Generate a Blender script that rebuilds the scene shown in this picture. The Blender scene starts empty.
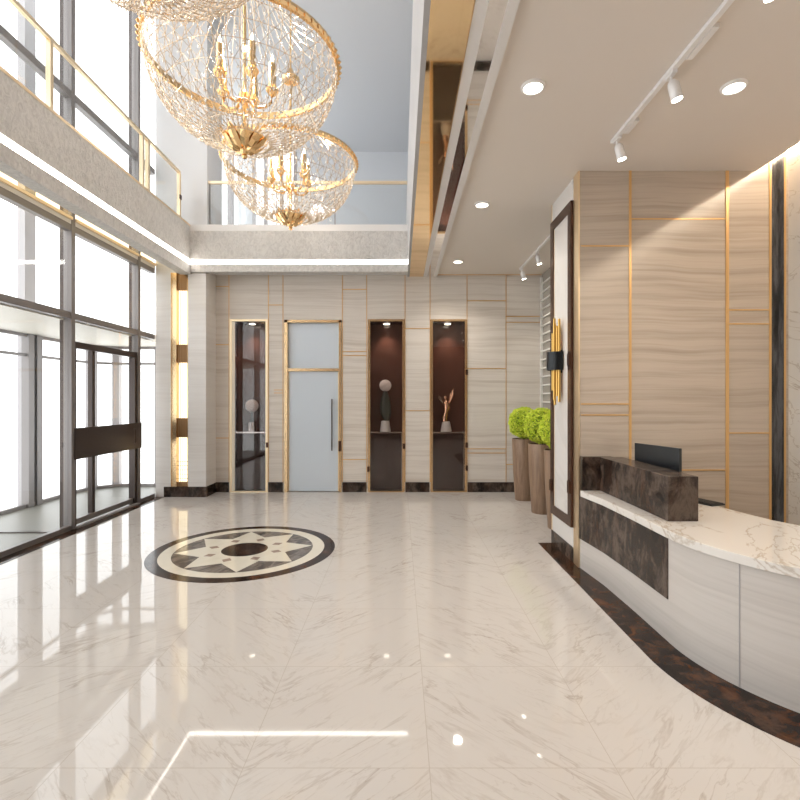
import bpy, math, random
from mathutils import Vector, Matrix
C = bpy.context.scene.collection
S = bpy.context.scene
R = random.Random(7)
PI = math.pi
CAM_H = 1.6

# ------------------------------------------------------------------ mesh builder
class MB:
    def __init__(s): s.v = []; s.f = []; s.m = Matrix.Identity(4)
    def add(s, vs, fs):
        n = len(s.v)
        s.v += [tuple(s.m @ Vector(p)) for p in vs]
        s.f += [tuple(i + n for i in f) for f in fs]
        return s
    def box(s, x0, x1, y0, y1, z0, z1):
        if x0 > x1: x0, x1 = x1, x0
        if y0 > y1: y0, y1 = y1, y0
        if z0 > z1: z0, z1 = z1, z0
        return s.add([(x0,y0,z0),(x1,y0,z0),(x1,y1,z0),(x0,y1,z0),(x0,y0,z1),(x1,y0,z1),(x1,y1,z1),(x0,y1,z1)],
              [(0,3,2,1),(4,5,6,7),(0,1,5,4),(1,2,6,5),(2,3,7,6),(3,0,4,7)])
    def tube(s, pts, r, n=6, closed=False, cap=True):
        pts = [Vector(p) for p in pts]; N = len(pts)
        rr = r if isinstance(r, (list, tuple)) else [r]*N
        vs = []; fs = []
        for i, p in enumerate(pts):
            if closed: d = pts[(i+1) % N] - pts[i-1]
            else: d = pts[min(i+1, N-1)] - pts[max(i-1, 0)]
            d = d.normalized() if d.length > 1e-9 else Vector((0,0,1))
            a = Vector((0,0,1)) if abs(d.z) < .9 else Vector((1,0,0))
            u = d.cross(a).normalized(); w = u.cross(d)
            for k in range(n):
                t = 2*PI*k/n
                vs.append(p + (u*math.cos(t) + w*math.sin(t))*rr[i])
        for i in range(N if closed else N-1):
            j = (i+1) % N
            for k in range(n):
                l = (k+1) % n
                fs.append((i*n+k, i*n+l, j*n+l, j*n+k))
        if cap and not closed:
            fs.append(tuple(range(n))[::-1]); fs.append(tuple((N-1)*n+k for k in range(n)))
        return s.add(vs, fs)
    def lathe(s, prof, n=32, c=(0,0,0), cap=True):
        vs = []; fs = []
        for r, z in prof:
            for k in range(n):
                t = 2*PI*k/n
                vs.append((c[0]+r*math.cos(t), c[1]+r*math.sin(t), c[2]+z))
        for i in range(len(prof)-1):
            for k in range(n):
                l = (k+1) % n
                fs.append((i*n+k, i*n+l, (i+1)*n+l, (i+1)*n+k))
        if cap:
            fs.append(tuple(range(n))[::-1]); fs.append(tuple((len(prof)-1)*n+k for k in range(n)))
        return s.add(vs, fs)
    def prism(s, poly, z0, z1):
        n = len(poly)
        vs = [(x,y,z0) for x,y in poly] + [(x,y,z1) for x,y in poly]
        fs = [tuple(range(n))[::-1], tuple(range(n, 2*n))]
        for i in range(n):
            j = (i+1) % n
            fs.append((i, j, n+j, n+i))
        return s.add(vs, fs)
    def strip(s, inner, outer, z0, z1):
        """closed wall between two matching polylines"""
        n = len(inner)
        vs = []
        for (a, b) in zip(inner, outer):
            vs += [(a[0],a[1],z0),(b[0],b[1],z0),(b[0],b[1],z1),(a[0],a[1],z1)]
        fs = []
        for i in range(n-1):
            p = i*4; q = p+4
            for k in range(4):
                l = (k+1) % 4
                fs.append((p+k, q+k, q+l, p+l))
        fs.append((0,1,2,3)); e = (n-1)*4; fs.append((e+3,e+2,e+1,e))
        return s.add(vs, fs)
    def octa(s, p, r, h=None):
        h = h or r
        x,y,z = p
        return s.add([(x+r,y,z),(x,y+r,z),(x-r,y,z),(x,y-r,z),(x,y,z+h),(x,y,z-h)],
            [(0,1,4),(1,2,4),(2,3,4),(3,0,4),(1,0,5),(2,1,5),(3,2,5),(0,3,5)])
    def ball(s, c, r, n=16, m=10, sz=1.0):
        prof = [(max(r*math.sin(PI*i/m), 1e-4), -r*sz*math.cos(PI*i/m)) for i in range(m+1)]
        return s.lathe(prof, n, c)
    def build(s, name, mat, parent=None, smooth=False, bevel=0):
        me = bpy.data.meshes.new(name)
        me.from_pydata(s.v, [], s.f); me.validate()
        import bmesh
        b = bmesh.new(); b.from_mesh(me); bmesh.ops.recalc_face_normals(b, faces=b.faces); b.to_mesh(me); b.free()
        if smooth:
            for p in me.polygons: p.use_smooth = True
        me.materials.append(mat)
        o = bpy.data.objects.new(name, me); C.objects.link(o)
        if parent: o.parent = parent
        if bevel:
            md = o.modifiers.new('Bevel', 'BEVEL'); md.width = bevel; md.segments = 2; md.limit_method = 'ANGLE'
        return o

def smooth_by_angle(o, deg=40):
    me = o.data
    for p in me.polygons: p.use_smooth = True
    me.set_sharp_from_angle(angle=math.radians(deg))
    return o
def tag(o, label=None, cat=None, group=None, kind=None):
    if label: o['label'] = label
    if cat: o['category'] = cat
    if group: o['group'] = group
    if kind: o['kind'] = kind
    return o
def thing(name, label, cat, loc=(0,0,0), rz=0, group=None):
    o = bpy.data.objects.new(name, None); C.objects.link(o)
    o.location = loc; o.rotation_euler = (0,0,rz); o.empty_display_size = .1
    return tag(o, label, cat, group)
def struct(o):
    o['kind'] = 'structure'; return o
def sempty(name, loc=(0,0,0)):
    o = bpy.data.objects.new(name, None); C.objects.link(o); o.location = loc
    return struct(o)
def copy_tree(o, parent=None):
    c = o.copy(); C.objects.link(c)
    if parent: c.parent = parent
    for ch in list(o.children): copy_tree(ch, c)
    return c

# ------------------------------------------------------------------ materials
def new_mat(name):
    m = bpy.data.materials.new(name); m.use_nodes = True
    nt = m.node_tree
    return m, nt, nt.nodes['Principled BSDF']
def plain(name, col, rough=.5, metal=0, spec=.5, **kw):
    m, nt, b = new_mat(name)
    b.inputs['Base Color'].default_value = (*col, 1)
    b.inputs['Roughness'].default_value = rough
    b.inputs['Metallic'].default_value = metal
    b.inputs['Specular IOR Level'].default_value = spec
    for k, v in kw.items(): b.inputs[k].default_value = v
    return m
class G:
    """tiny node graph helper"""
    def __init__(s, nt): s.nt = nt
    def n(s, t, **kw):
        nd = s.nt.nodes.new(t)
        for k, v in kw.items():
            if k.startswith('i_'):
                nd.inputs[k[2:].replace('_', ' ')].default_value = v
            else: setattr(nd, k, v)
        return nd
    def l(s, a, b): s.nt.links.new(a, b)
    def math(s, op, a, b=None, c=None, clamp=False):
        nd = s.nt.nodes.new('ShaderNodeMath'); nd.operation = op; nd.use_clamp = clamp
        for i, x in enumerate((a, b, c)):
            if x is None: continue
            if isinstance(x, (int, float)): nd.inputs[i].default_value = x
            else: s.l(x, nd.inputs[i])
        return nd.outputs[0]
    def mix(s, f, a, b):
        nd = s.nt.nodes.new('ShaderNodeMix'); nd.data_type = 'RGBA'
        for i, x in ((0, f), (6, a), (7, b)):
            if isinstance(x, (int, float)): nd.inputs[i].default_value = x
            elif isinstance(x, tuple): nd.inputs[i].default_value = (*x, 1)
            else: s.l(x, nd.inputs[i])
        return nd.outputs[2]
    def ramp(s, x, stops):
        nd = s.nt.nodes.new('ShaderNodeValToRGB'); cr = nd.color_ramp
        while len(cr.elements) < len(stops): cr.elements.new(.5)
        for e, (p, c) in zip(cr.elements, stops):
            e.position = p; e.color = (*c, 1) if len(c) == 3 else c
        s.l(x, nd.inputs[0]); return nd.outputs[0]
    def coord(s):
        return s.nt.nodes.new('ShaderNodeTexCoord').outputs['Object']
    def mapping(s, v, scale=(1,1,1), rot=(0,0,0), loc=(0,0,0)):
        nd = s.nt.nodes.new('ShaderNodeMapping')
        nd.inputs['Scale'].default_value = scale; nd.inputs['Rotation'].default_value = rot; nd.inputs['Location'].default_value = loc
        s.l(v, nd.inputs['Vector']); return nd.outputs[0]
    def noise(s, v, scale, detail=4, rough=.5, dist=0):
        nd = s.nt.nodes.new('ShaderNodeTexNoise')
        nd.inputs['Scale'].default_value = scale; nd.inputs['Detail'].default_value = detail
        nd.inputs['Roughness'].default_value = rough; nd.inputs['Distortion'].default_value = dist
        s.l(v, nd.inputs['Vector']); return nd.outputs[0]

def travertine(name, c0, c1, c2, rough=.28):
    m, nt, b = new_mat(name); g = G(nt)
    co = g.coord()
    warp = g.noise(g.mapping(co, (1,1,1)), 1.1, 2)
    sep = g.n('ShaderNodeSeparateXYZ'); g.l(co, sep.inputs[0])
    z = g.math('ADD', sep.outputs[2], g.math('MULTIPLY', warp, .10))
    comb = g.n('ShaderNodeCombineXYZ'); g.l(sep.outputs[0], comb.inputs[0]); g.l(sep.outputs[1], comb.inputs[1]); g.l(z, comb.inputs[2])
    a = g.noise(g.mapping(comb.outputs[0], (.3,.3,9)), 1.5, 6, .6)
    f = g.noise(g.mapping(comb.outputs[0], (.6,.6,60)), 1.0, 4, .6)
    t = g.math('ADD', g.math('MULTIPLY', a, .72), g.math('MULTIPLY', f, .28))
    col = g.ramp(t, [(.34, c2), (.47, c1), (.56, c0), (.68, c1)])
    g.l(col, b.inputs['Base Color'])
    b.inputs['Roughness'].default_value = rough
    return m

def marble(name, base, vein, scale=1.0, rough=.12, amount=.5, rot=0.6, thin=.035, spec=.5):
    m, nt, b = new_mat(name); g = G(nt)
    co = g.mapping(g.coord(), (scale, scale, scale), (0.3, rot, rot))
    n1 = g.noise(g.mapping(co, (1, .35, .6)), 1.6, 6, .6, .6)
    v1 = g.math('SUBTRACT', 1, g.math('MULTIPLY', g.math('ABSOLUTE', g.math('SUBTRACT', n1, .5)), 1/thin, clamp=True), clamp=True)
    fade = g.noise(co, 1.2, 2)
    v = g.math('MULTIPLY', g.math('MULTIPLY', v1, amount), g.math('MULTIPLY', fade, 1.5, clamp=True))
    cloud = g.noise(co, .8, 3)
    c = g.mix(g.math('MULTIPLY', cloud, .35), base, tuple(x*.86 for x in base))
    g.l(g.mix(v, c, vein), b.inputs['Base Color'])
    b.inputs['Roughness'].default_value = rough; b.inputs['Specular IOR Level'].default_value = spec
    return m

def dark_marble(name, rust=.3, rough=.16, scale=3.0, light=(.16,.115,.085), zs=.6, spec=.5, dark=(.018,.012,.010)):
    m, nt, b = new_mat(name); g = G(nt)
    co = g.coord()
    n1 = g.noise(g.mapping(co, (1,1,zs)), scale, 10, .72, .35)
    n2 = g.noise(g.mapping(co, (1,1,.35)), scale*.9, 7, .65, .8)
    mid = tuple((a_+b_)*.38 for a_, b_ in zip(dark, light))
    c = g.ramp(n1, [(.40, dark), (.50, mid), (.60, light), (.70, mid)])
    r = g.math('MULTIPLY', g.math('GREATER_THAN', n2, .56), 1)
    rr = g.math('MULTIPLY', g.math('SUBTRACT', n2, .5), 6*rust, clamp=True)
    g.l(g.mix(rr, c, (.13,.048,.018)), b.inputs['Base Color'])
    b.inputs['Roughness'].default_value = rough; b.inputs['Specular IOR Level'].default_value = spec
    return m

def floor_mat():
    m, nt, b = new_mat('polished_marble_floor'); g = G(nt)
    T = .81
    co = g.coord()
    sep = g.n('ShaderNodeSeparateXYZ'); g.l(co, sep.inputs[0])
    u = g.math('DIVIDE', g.math('SUBTRACT', sep.outputs[0], .128), T)
    v = g.math('DIVIDE', g.math('SUBTRACT', sep.outputs[1], 2.126), T)
    fu = g.math('FRACT', u); fv = g.math('FRACT', v)
    iu = g.math('FLOOR', u); iv = g.math('FLOOR', v)
    # book matched: mirror every other tile, change the slab every two tiles
    pu = g.math('PINGPONG', u, 1.0)
    cu = g.math('FLOOR', g.math('DIVIDE', u, 2.0))
    comb = g.n('ShaderNodeCombineXYZ')
    g.l(g.math('ADD', pu, g.math('MULTIPLY', cu, 3.7)), comb.inputs[0])
    g.l(g.math('ADD', fv, g.math('MULTIPLY', iv, 5.3)), comb.inputs[1])
    g.l(g.math('ADD', g.math('MULTIPLY', cu, 1.9), g.math('MULTIPLY', iv, 2.3)), comb.inputs[2])
    P = comb.outputs[0]
    rot = g.mapping(P, (1,1,1), (0,0,.75))
    n1 = g.noise(g.mapping(rot, (.5,2.5,1)), 2.1, 5, .56, .45)
    v1 = g.math('SUBTRACT', 1, g.math('MULTIPLY', g.math('ABSOLUTE', g.math('SUBTRACT', n1, .5)), 42), clamp=True)
    n2 = g.noise(g.mapping(rot, (.7,3.6,1)), 3.2, 5, .56, .5)
    v2 = g.math('SUBTRACT', 1, g.math('MULTIPLY', g.math('ABSOLUTE', g.math('SUBTRACT', n2, .47)), 60), clamp=True)
    fade = g.math('MULTIPLY', g.math('SUBTRACT', g.noise(P, 2.2, 2), .36), 3.5, clamp=True)
    vv = g.math('MULTIPLY', g.math('ADD', g.math('MULTIPLY', v1, .48), g.math('MULTIPLY', v2, .30), clamp=True), fade)
    cloud = g.noise(rot, 1.4, 3)
    base = g.mix(g.math('MULTIPLY', cloud, .55), FLOOR_A, FLOOR_B)
    col = g.mix(vv, base, (.34,.275,.225))
    ju = g.math('LESS_THAN', g.math('ABSOLUTE', g.math('SUBTRACT', fu, .5)), .4978)
    jv = g.math('LESS_THAN', g.math('ABSOLUTE', g.math('SUBTRACT', fv, .5)), .4978)
    j = g.math('MULTIPLY', ju, jv)
    col = g.mix(j, (.50,.45,.40), col)
    g.l(col, b.inputs['Base Color'])
    b.inputs['Roughness'].default_value = .035
    b.inputs['Specular IOR Level'].default_value = .38
    return m
FLOOR_A = (.64,.605,.575); FLOOR_B = (.575,.535,.505)

def glass_mat(name, tint=(1,1,1), refl=1.0, rough=0.0):
    m = bpy.data.materials.new(name); m.use_nodes = True; nt = m.node_tree; g = G(nt)
    nt.nodes.remove(nt.nodes['Principled BSDF']); out = nt.nodes['Material Output']
    tr = g.n('ShaderNodeBsdfTransparent'); tr.inputs[0].default_value = (*tint, 1)
    gl = g.n('ShaderNodeBsdfGlossy'); gl.inputs['Roughness'].default_value = rough
    fr = g.n('ShaderNodeLayerWeight'); fr.inputs[0].default_value = .5
    f = g.math('MULTIPLY', g.math('ADD', g.math('MULTIPLY', g.math('POWER', fr.outputs[1], 5.0), .955), .04), refl, clamp=True)
    mx = g.n('ShaderNodeMixShader'); g.l(f, mx.inputs[0]); g.l(tr.outputs[0], mx.inputs[1]); g.l(gl.outputs[0], mx.inputs[2])
    g.l(mx.outputs[0], out.inputs[0]); return m
def emit(name, col, s):
    m = bpy.data.materials.new(name); m.use_nodes = True; nt = m.node_tree
    nt.nodes.remove(nt.nodes['Principled BSDF'])
    e = nt.nodes.new('ShaderNodeEmission'); e.inputs[0].default_value = (*col, 1); e.inputs[1].default_value = s
    nt.links.new(e.outputs[0], nt.nodes['Material Output'].inputs[0]); return m

M = {}
M['floor'] = floor_mat()
M['trav'] = travertine('travertine_panel', (.70,.65,.595), (.64,.585,.53), (.54,.48,.42))
M['trav_shaded'] = travertine('travertine_panel_shaded', (.535,.46,.385), (.48,.405,.335), (.39,.32,.255), .22)  # same stone as the back wall, its warm shade put into the colour
M['pillar'] = travertine('pale_stone_pillar', (.78,.755,.73), (.75,.72,.695), (.70,.67,.64), .4)
M['white_stone'] = marble('white_stone_veneer', (.72,.69,.66), (.50,.46,.42), .8, .2, .35)
M['desk_stone'] = travertine('desk_front_stone', (.565,.525,.49), (.53,.49,.455), (.475,.435,.405), .25)
M['top_marble'] = marble('countertop_marble', (.72,.68,.635), (.42,.33,.24), 2.2, .08, .75, thin=.02)
M['vein_wall'] = marble('veined_cream_marble', (.74,.69,.62), (.40,.31,.22), 2.6, .2, .75, thin=.014)
M['dark'] = dark_marble('dark_brown_marble', .2, .2, 6, (.115,.084,.067), .6, .25, (.010,.007,.006))
M['dark_rust'] = dark_marble('dark_rust_marble', .7, .13, 8, (.065,.036,.024), 1, .15, (.008,.005,.004))
M['black_vein'] = dark_marble('black_marble', .0, .12, 14, (.10,.10,.11), .1, .5, (.008,.008,.009))
M['gold'] = plain('polished_gold', (.86,.62,.36), .25, 1)
M['gold_pale'] = plain('satin_pale_gold', (.92,.75,.52), .36, 1)
M['gold_bright'] = plain('chandelier_gold', (.92,.62,.31), .18, 1)
M['gold_mirror'] = plain('gold_mirror', (1.0,.75,.44), .04, 1)
M['silver_mirror'] = plain('silver_mirror', (.92,.89,.86), .03, 1)
M['bronze'] = plain('dark_bronze_frame', (.085,.04,.026), .25, .6)
M['white'] = plain('white_plaster', (.76,.75,.745), .6)
M['white_gloss'] = plain('white_gloss_lacquer', (.72,.69,.67), .3)
M['ceil_low'] = plain('warm_white_ceiling_paint', (.72,.655,.595), .55)
M['ceil_high'] = plain('cool_grey_ceiling_paint', (.57,.58,.60), .6)
M['wall_grey'] = plain('cool_grey_wall_paint', (.66,.68,.71), .6)
M['alu'] = plain('grey_brown_aluminium', (.24,.22,.215), .4, .3)
M['alu_dark'] = plain('dark_brown_aluminium', (.065,.048,.042), .3, .4)
M['alu_pale'] = plain('pale_grey_aluminium', (.40,.38,.385), .45, .2)
M['glass'] = glass_mat('clear_glass', (.97,.975,.97), .9)
M['amber'] = glass_mat('amber_glass', (1.0,.90,.70), .8)
M['niche_glass'] = glass_mat('display_glass', (.9,.88,.87), 1.3)
M['niche_back'] = plain('dark_brown_lacquer', (.10,.042,.030), .14, 0, .6)
M['cab_glass'] = plain('smoked_brown_glass', (.045,.027,.025), .07, 0, .6)
M['frost'] = plain('frosted_blue_grey_glass', (.60,.665,.74), .22)
M['black'] = plain('black_metal', (.02,.022,.024), .35, .5)
M['screen'] = plain('black_plastic', (.018,.02,.022), .3)
M['led'] = emit('cove_led', (1,.95,.87), 10)
M['led_warm'] = emit('warm_cove_led', (1,.85,.66), 75)
M['lens'] = emit('lamp_lens', (1,.93,.78), 9)
M['lens_hot'] = emit('spot_lens', (1,.94,.80), 22)
M['rod_gold'] = plain('aged_gold_rod', (.70,.44,.13), .3, 1)
M['dark_gold'] = plain('dark_gold_lattice', (.42,.25,.12), .35, .6)
M['gold_line'] = plain('brushed_gold_inlay', (.72,.45,.19), .3, .45)
M['cream_strip'] = plain('cream_lacquer_strip', (.90,.84,.70), .3)
M['parapet'] = plain('grey_lacquer', (.40,.39,.39), .45)
M['paint'] = plain('pale_grey_paint', (.66,.66,.67), .6)
M['bulb'] = emit('candle_bulb', (1,.86,.62), 6)
M['lamp_white'] = plain('white_lamp_metal', (.82,.80,.79), .35, .1)
M['strand'] = plain('champagne_crystal_strand', (.80,.64,.46), .15, .65, .8)
M['crystal'] = plain('crystal_bead', (.97,.91,.84), .04, .35, 1.0)
M['vest_floor'] = plain('vestibule_stone', (.20,.195,.17), .4)
M['vest_ceil'] = plain('vestibule_ceiling', (.62,.58,.50), .5)
M['inlay_cream'] = marble('cream_inlay_marble', (.80,.75,.64), (.6,.5,.38), 2, .06, .2)
M['inlay_grey'] = marble('grey_brown_inlay_marble', (.10,.085,.078), (.34,.29,.25), 5, .1, .7, thin=.09, spec=.25)
M['inlay_tan'] = marble('taupe_inlay_marble', (.36,.27,.22), (.25,.18,.15), 6, .06, .4)
M['slat_grey'] = plain('grey_glass_wall', (.36,.33,.29), .2)
M['slat'] = plain('white_slat', (.78,.76,.72), .4)
M['soil'] = plain('dark_soil', (.03,.02,.012), .9)
M['vase_dark'] = plain('dark_green_ceramic', (.035,.045,.035), .35)
M['rose_gold'] = plain('rose_gold_sculpture', (.85,.50,.33), .2, 1)
M['petal'] = plain('white_pink_petals', (.90,.84,.82), .5)
M['silver'] = plain('polished_silver', (.75,.70,.68), .15, 1)

def rough_plaster():
    m, nt, b = new_mat('textured_plaster'); g = G(nt)
    co = g.coord()
    n = g.noise(g.mapping(co, (1,1,.5)), 34, 5, .65, 1.2)
    n2 = g.noise(g.mapping(co, (1,1,.7)), 16, 4, .6, 1.5)
    g.l(g.ramp(n2, [(.35, (.58,.56,.54)), (.6, (.71,.69,.665))]), b.inputs['Base Color'])
    bp = g.n('ShaderNodeBump'); bp.inputs['Strength'].default_value = .9; bp.inputs['Distance'].default_value = .025
    g.l(g.math('ADD', n, n2), bp.inputs['Height']); g.l(bp.outputs[0], b.inputs['Normal'])
    b.inputs['Roughness'].default_value = .6
    return m
M['plaster'] = rough_plaster()
def pot_mat():
    m, nt, b = new_mat('brown_wood_grain_pot'); g = G(nt)
    n = g.noise(g.mapping(g.coord(), (9,9,1.2)), 2.2, 5, .6, .5)
    g.l(g.ramp(n, [(.3, (.19,.115,.07)), (.7, (.34,.225,.15))]), b.inputs['Base Color'])
    b.inputs['Roughness'].default_value = .45
    return m
M['pot'] = pot_mat()
def leaf_mat():
    m, nt, b = new_mat('lime_green_leaves'); g = G(nt)
    n = g.noise(g.coord(), 22, 3)
    g.l(g.ramp(n, [(.35, (.48,.64,.02)), (.65, (.88,.92,.12))]), b.inputs['Base Color'])
    b.inputs['Roughness'].default_value = .5
    b.inputs['Subsurface Weight'].default_value = .0
    return m
M['leaf'] = leaf_mat()

# ------------------------------------------------------------------ key dimensions
YB = 8.504            # back wall
YF = 8.0              # back fascia of the gallery
XW = -4.03            # window wall
XG = -3.436           # left gallery fascia
ZL, ZG, ZT = 3.66, 4.47, 8.2   # lip, gallery floor, high ceiling
ZC = 3.782            # low ceiling
XA, YA0, YA1 = 1.705, 4.658, 5.485
XR = 3.70             # right marble wall
Y0 = -3.2             # wall behind the camera
px2m = YB/489
def bx(px): return (px-400)*px2m
def bz(py): return CAM_H-(py-400)*px2m

# ------------------------------------------------------------------ setting
struct(MB().box(XW-.02, 4.0, Y0, YB+.5, -.2, 0).build('floor', M['floor']))
# dark stone border by the windows
struct(MB().box(XW, -3.88, Y0, 8.07, 0, .004).build('trim_1', M['dark_rust']))
# high ceiling, low ceiling and beam
struct(MB().box(XW-.3, 4.6, Y0-.2, 13.2, ZT, ZT+.2).build('ceiling', M['ceil_high']))
struct(MB().box(.644, 3.39, Y0, YA0, ZC, ZC+.09).box(.644, 3.39, YA0, YB, ZC, ZC+.09).build('ceiling', M['ceil_low']))
struct(MB().box(3.37, 3.95, Y0, YA0+.02, 4.12, 4.2).box(3.37, 3.39, Y0, YA0+.02, 3.872, 4.12).build('ceiling', M['ceil_low']))
bm = MB()
bm.box(.148, .644, Y0, YB, 3.75, 3.9)
bm.box(.40, .478, Y0, YB, 3.742, 3.75).box(.582, .644, Y0, YB, 3.742, 3.75)
struct(bm.build('ceiling', M['white_gloss']))
struct(MB().box(.165, .40, Y0, YB-.002, 3.745, 3.75).build('trim_2', M['gold_mirror']))
struct(MB().box(.478, .582, Y0, YB-.002, 3.746, 3.75).build('trim_3', M['silver_mirror']))
struct(MB().box(.40, .404, Y0, YB-.002, 3.738, 3.75).build('trim_4', M['gold']))
# upper parapet on the right of the void and the closing walls of the upper storey
struct(MB().box(.13, .165, Y0, 13, 3.742, 5.6).build('wall_parapet', M['parapet']))
struct(MB().box(.165, 4.2, Y0, 13, 5.0, 5.1).build('ceiling', M['white']))
struct(MB().box(4.2, 4.4, Y0, 13, 4.5, ZT).build('wall_right_upper', M['wall_grey']))
# back upper wall with a window opening
struct(MB().box(-2.75, 4.4, 13, 13.2, 4.4, ZT).box(XW-.3, -3.93, 13, 13.2, 4.4, ZT).build('wall_back_upper', M['wall_grey']))
# wall behind the camera
struct(MB().box(XW, 4.6, Y0-.2, Y0, 0, ZT).build('wall_front', plain('brown_panelling', (.16,.11,.085), .5)))
# right walls
struct(MB().box(XR, XR+.2, Y0, YA0, 0, 4.2).build('wall_right', M['vein_wall']))
core = MB().box(XA+.006, 4.2, YA0, YA1-.006, 0, ZC)
core.box(3.39, 4.2, YA0, YA1, ZC, 4.2)
struct(core.build('wall_right_panelled', M['trav_shaded']))
# wall with slats in the plant recess
struct(MB().box(2.47, 2.7, YA1, YB+.3, 0, ZC).build('wall_right_recess', M['slat_grey']))
# back wall, built around the niches and the door
def opening(a, b): return (a, b)
niches = [(230.5, 267.5), (368.5, 404), (431, 466.5)]
door = (284.5, 341.5)
ZN = bz(320)
segs = sorted(niches + [door])
w = MB(); x = -3.22
for a, b in segs:
    w.box(x, bx(a), YB, YB+.45, 0, ZN); x = bx(b)
w.box(x, 2.7, YB, YB+.45, 0, ZN)
w.box(-3.22, 2.7, YB, YB+.45, ZN, ZC+.3)
struct(w.build('wall_back', M['trav']))
struct(MB().box(-3.3, 2.7, YB+.45, YB+.55, 0, 4.2).build('wall_back_rear', M['niche_back']))

# gold lines on the back wall
t = MB()
gt = .006
def vline(px, y0=275, y1=482, w=.012): t.box(bx(px)-w/2, bx(px)+w/2, YB-gt, YB+.001, bz(y1), bz(y0))
def hline(pa, pb, py, w=.014): t.box(bx(pa), bx(pb), YB-gt, YB+.001, bz(py)-w/2, bz(py)+w/2)
for p in (229, 268.5, 283, 342.4, 366.7, 405, 430, 467): vline(p)
vline(506, 275, 484)
for a, b, y in ((216,229,286.5),(216,229,344.7),(216,229,438),(268.5,283,305),(274,283,390),(274,283,393),(342.4,366.7,289.4),(342.4,366.7,351.5),
    (342.4,366.7,355.5),(342.4,366.7,459.5),(405,430,328.5),(405,430,410.7),(467,506,300.8),(467,506,368.5),(467,506,448.8),
    (467,506,453),(506,541,316.4),(506,541,322.3),(506,541,464.4)): hline(a, b, y)
t.box(-3.2, 2.46, YB-gt, YB, ZC-.012, ZC)
struct(t.build('trim_5', M['gold_line']))
# dark base of the back wall between the openings
t = MB(); ends = [(-3.2, bx(229)), (bx(268.5), bx(283)), (bx(342.5), bx(366.5)), (bx(405.5), bx(429.5)), (bx(467.5), 2.46)]
for a, b in ends: t.box(a, b, YB-.012, YB-.001, 0, .172)
struct(t.build('baseboard_back', M['dark']))

# left pillar pair with the gold lattice window between
struct(MB().box(-4.03, -3.777, 8.066, 8.17, 0, ZG).box(-3.497, -3.2, 8.066, YB+.3, 0, ZG)
       .box(-3.777, -3.497, 8.066, 8.5, 3.70, ZG).build('wall_left_pillar', M['pillar']))
struct(MB().box(-4.03, -3.18, 8.066, 8.74, ZG, ZT).build('wall_left_upper', M['paint']))
struct(MB().box(-3.89, -3.777, 8.052, 8.065, 0, .17).box(-3.497, -3.188, 8.052, 8.065, 0, .17)
       .box(-3.199, -3.188, 8.065, YB-.013, 0, .17).build('baseboard_left', M['dark']))
struct(MB().box(-3.777, -3.497, 8.066, 8.5, 0, .17).build('baseboard_left', M['dark']))
wl = sempty('window_1')
f = MB()
f.box(-3.777, -3.69, 8.07, 8.16, .17, 3.70); f.box(-3.505, -3.497, 8.07, 8.16, .17, 3.70)
f2 = MB()
for z0, z1 in ((3.42, 3.70), (2.22, 2.52), (.98, 1.30), (.17, .24)): f2.box(-3.69, -3.505, 8.11, 8.16, z0, z1)
f2.build('cross_band', M['dark_gold'], wl)
f.box(-3.777, -3.765, 8.055, 8.07, .17, 3.7)
f.build('window_frame', M['gold'], wl)
f = MB()
for k in range(5): f.box(-3.672+k*.036, -3.666+k*.036, 8.095, 8.102, .17, 3.70)
for k in range(5): f.box(-3.70, -3.51, 8.09, 8.10, .30+k*.07, .306+k*.07)
f.build('lattice', M['dark_gold'], wl)
MB().box(-3.69, -3.505, 8.125, 8.13, .24, 3.42).build('pane', M['amber'], wl)

# ------------------------------------------------------------------ gallery slab and fascia
g_ = MB()
# left: lip, fascia, soffit, top
g_.box(XG, XG-.17, Y0, 8.03, ZL, 3.82)
g_.box(XG, XG-.17, Y0, 8.03, 3.90, ZG-.03)
g_.box(-3.2-.4, .13, YF, YF+.17, 3.70, 3.82)
g_.box(-3.2-.4, .13, YF, YF+.17, 3.90, 4.365)
struct(g_.build('wall_gallery_fascia', M['plaster']))
g_ = MB().box(XG-.06, XG-.17, Y0, 8.03, 3.82, 3.90).box(XG-.17, .13, YF+.06, YF+.17, 3.82, 3.90)
g_.box(XG-.17, XW+.16, Y0, 8.06, 4.30, ZG-.03)
g_.box(-3.2-.4, .13, YF-.002, 8.2, 4.365, ZG)
g_.box(-3.2, .13, 8.17, 13, 4.25, ZG)
g_.box(XW, -3.2, 8.75, 13, 4.25, ZG)
g_.box(-3.2, .13, YF+.17, YB, 3.77, 4.25)
struct(g_.build('ceiling', M['white']))
struct(MB().box(XG+.006, XG-.19, Y0, 8.0, ZG-.03, ZG).build('trim_6', M['gold_pale']))
for nm, b_, lab in (('led_strip', MB().box(XG-.012, XG-.05, Y0, YF, 3.828, 3.892), 'long white light strip in the left gallery fascia above the windows'),
               ('led_strip', MB().box(XG-.012, .13, YF+.012, YF+.05, 3.828, 3.892), 'straight white light strip in the gallery fascia over the back wall niches')):
    tag(b_.build(nm, M['led']), lab, 'light strip')
tag(MB().box(3.680, 3.695, Y0, YA0-.01, 3.955, 3.972).build('led_strip', M['led_warm']), 'warm light strip in the ceiling cove above the veined marble wall', 'light strip')

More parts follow.
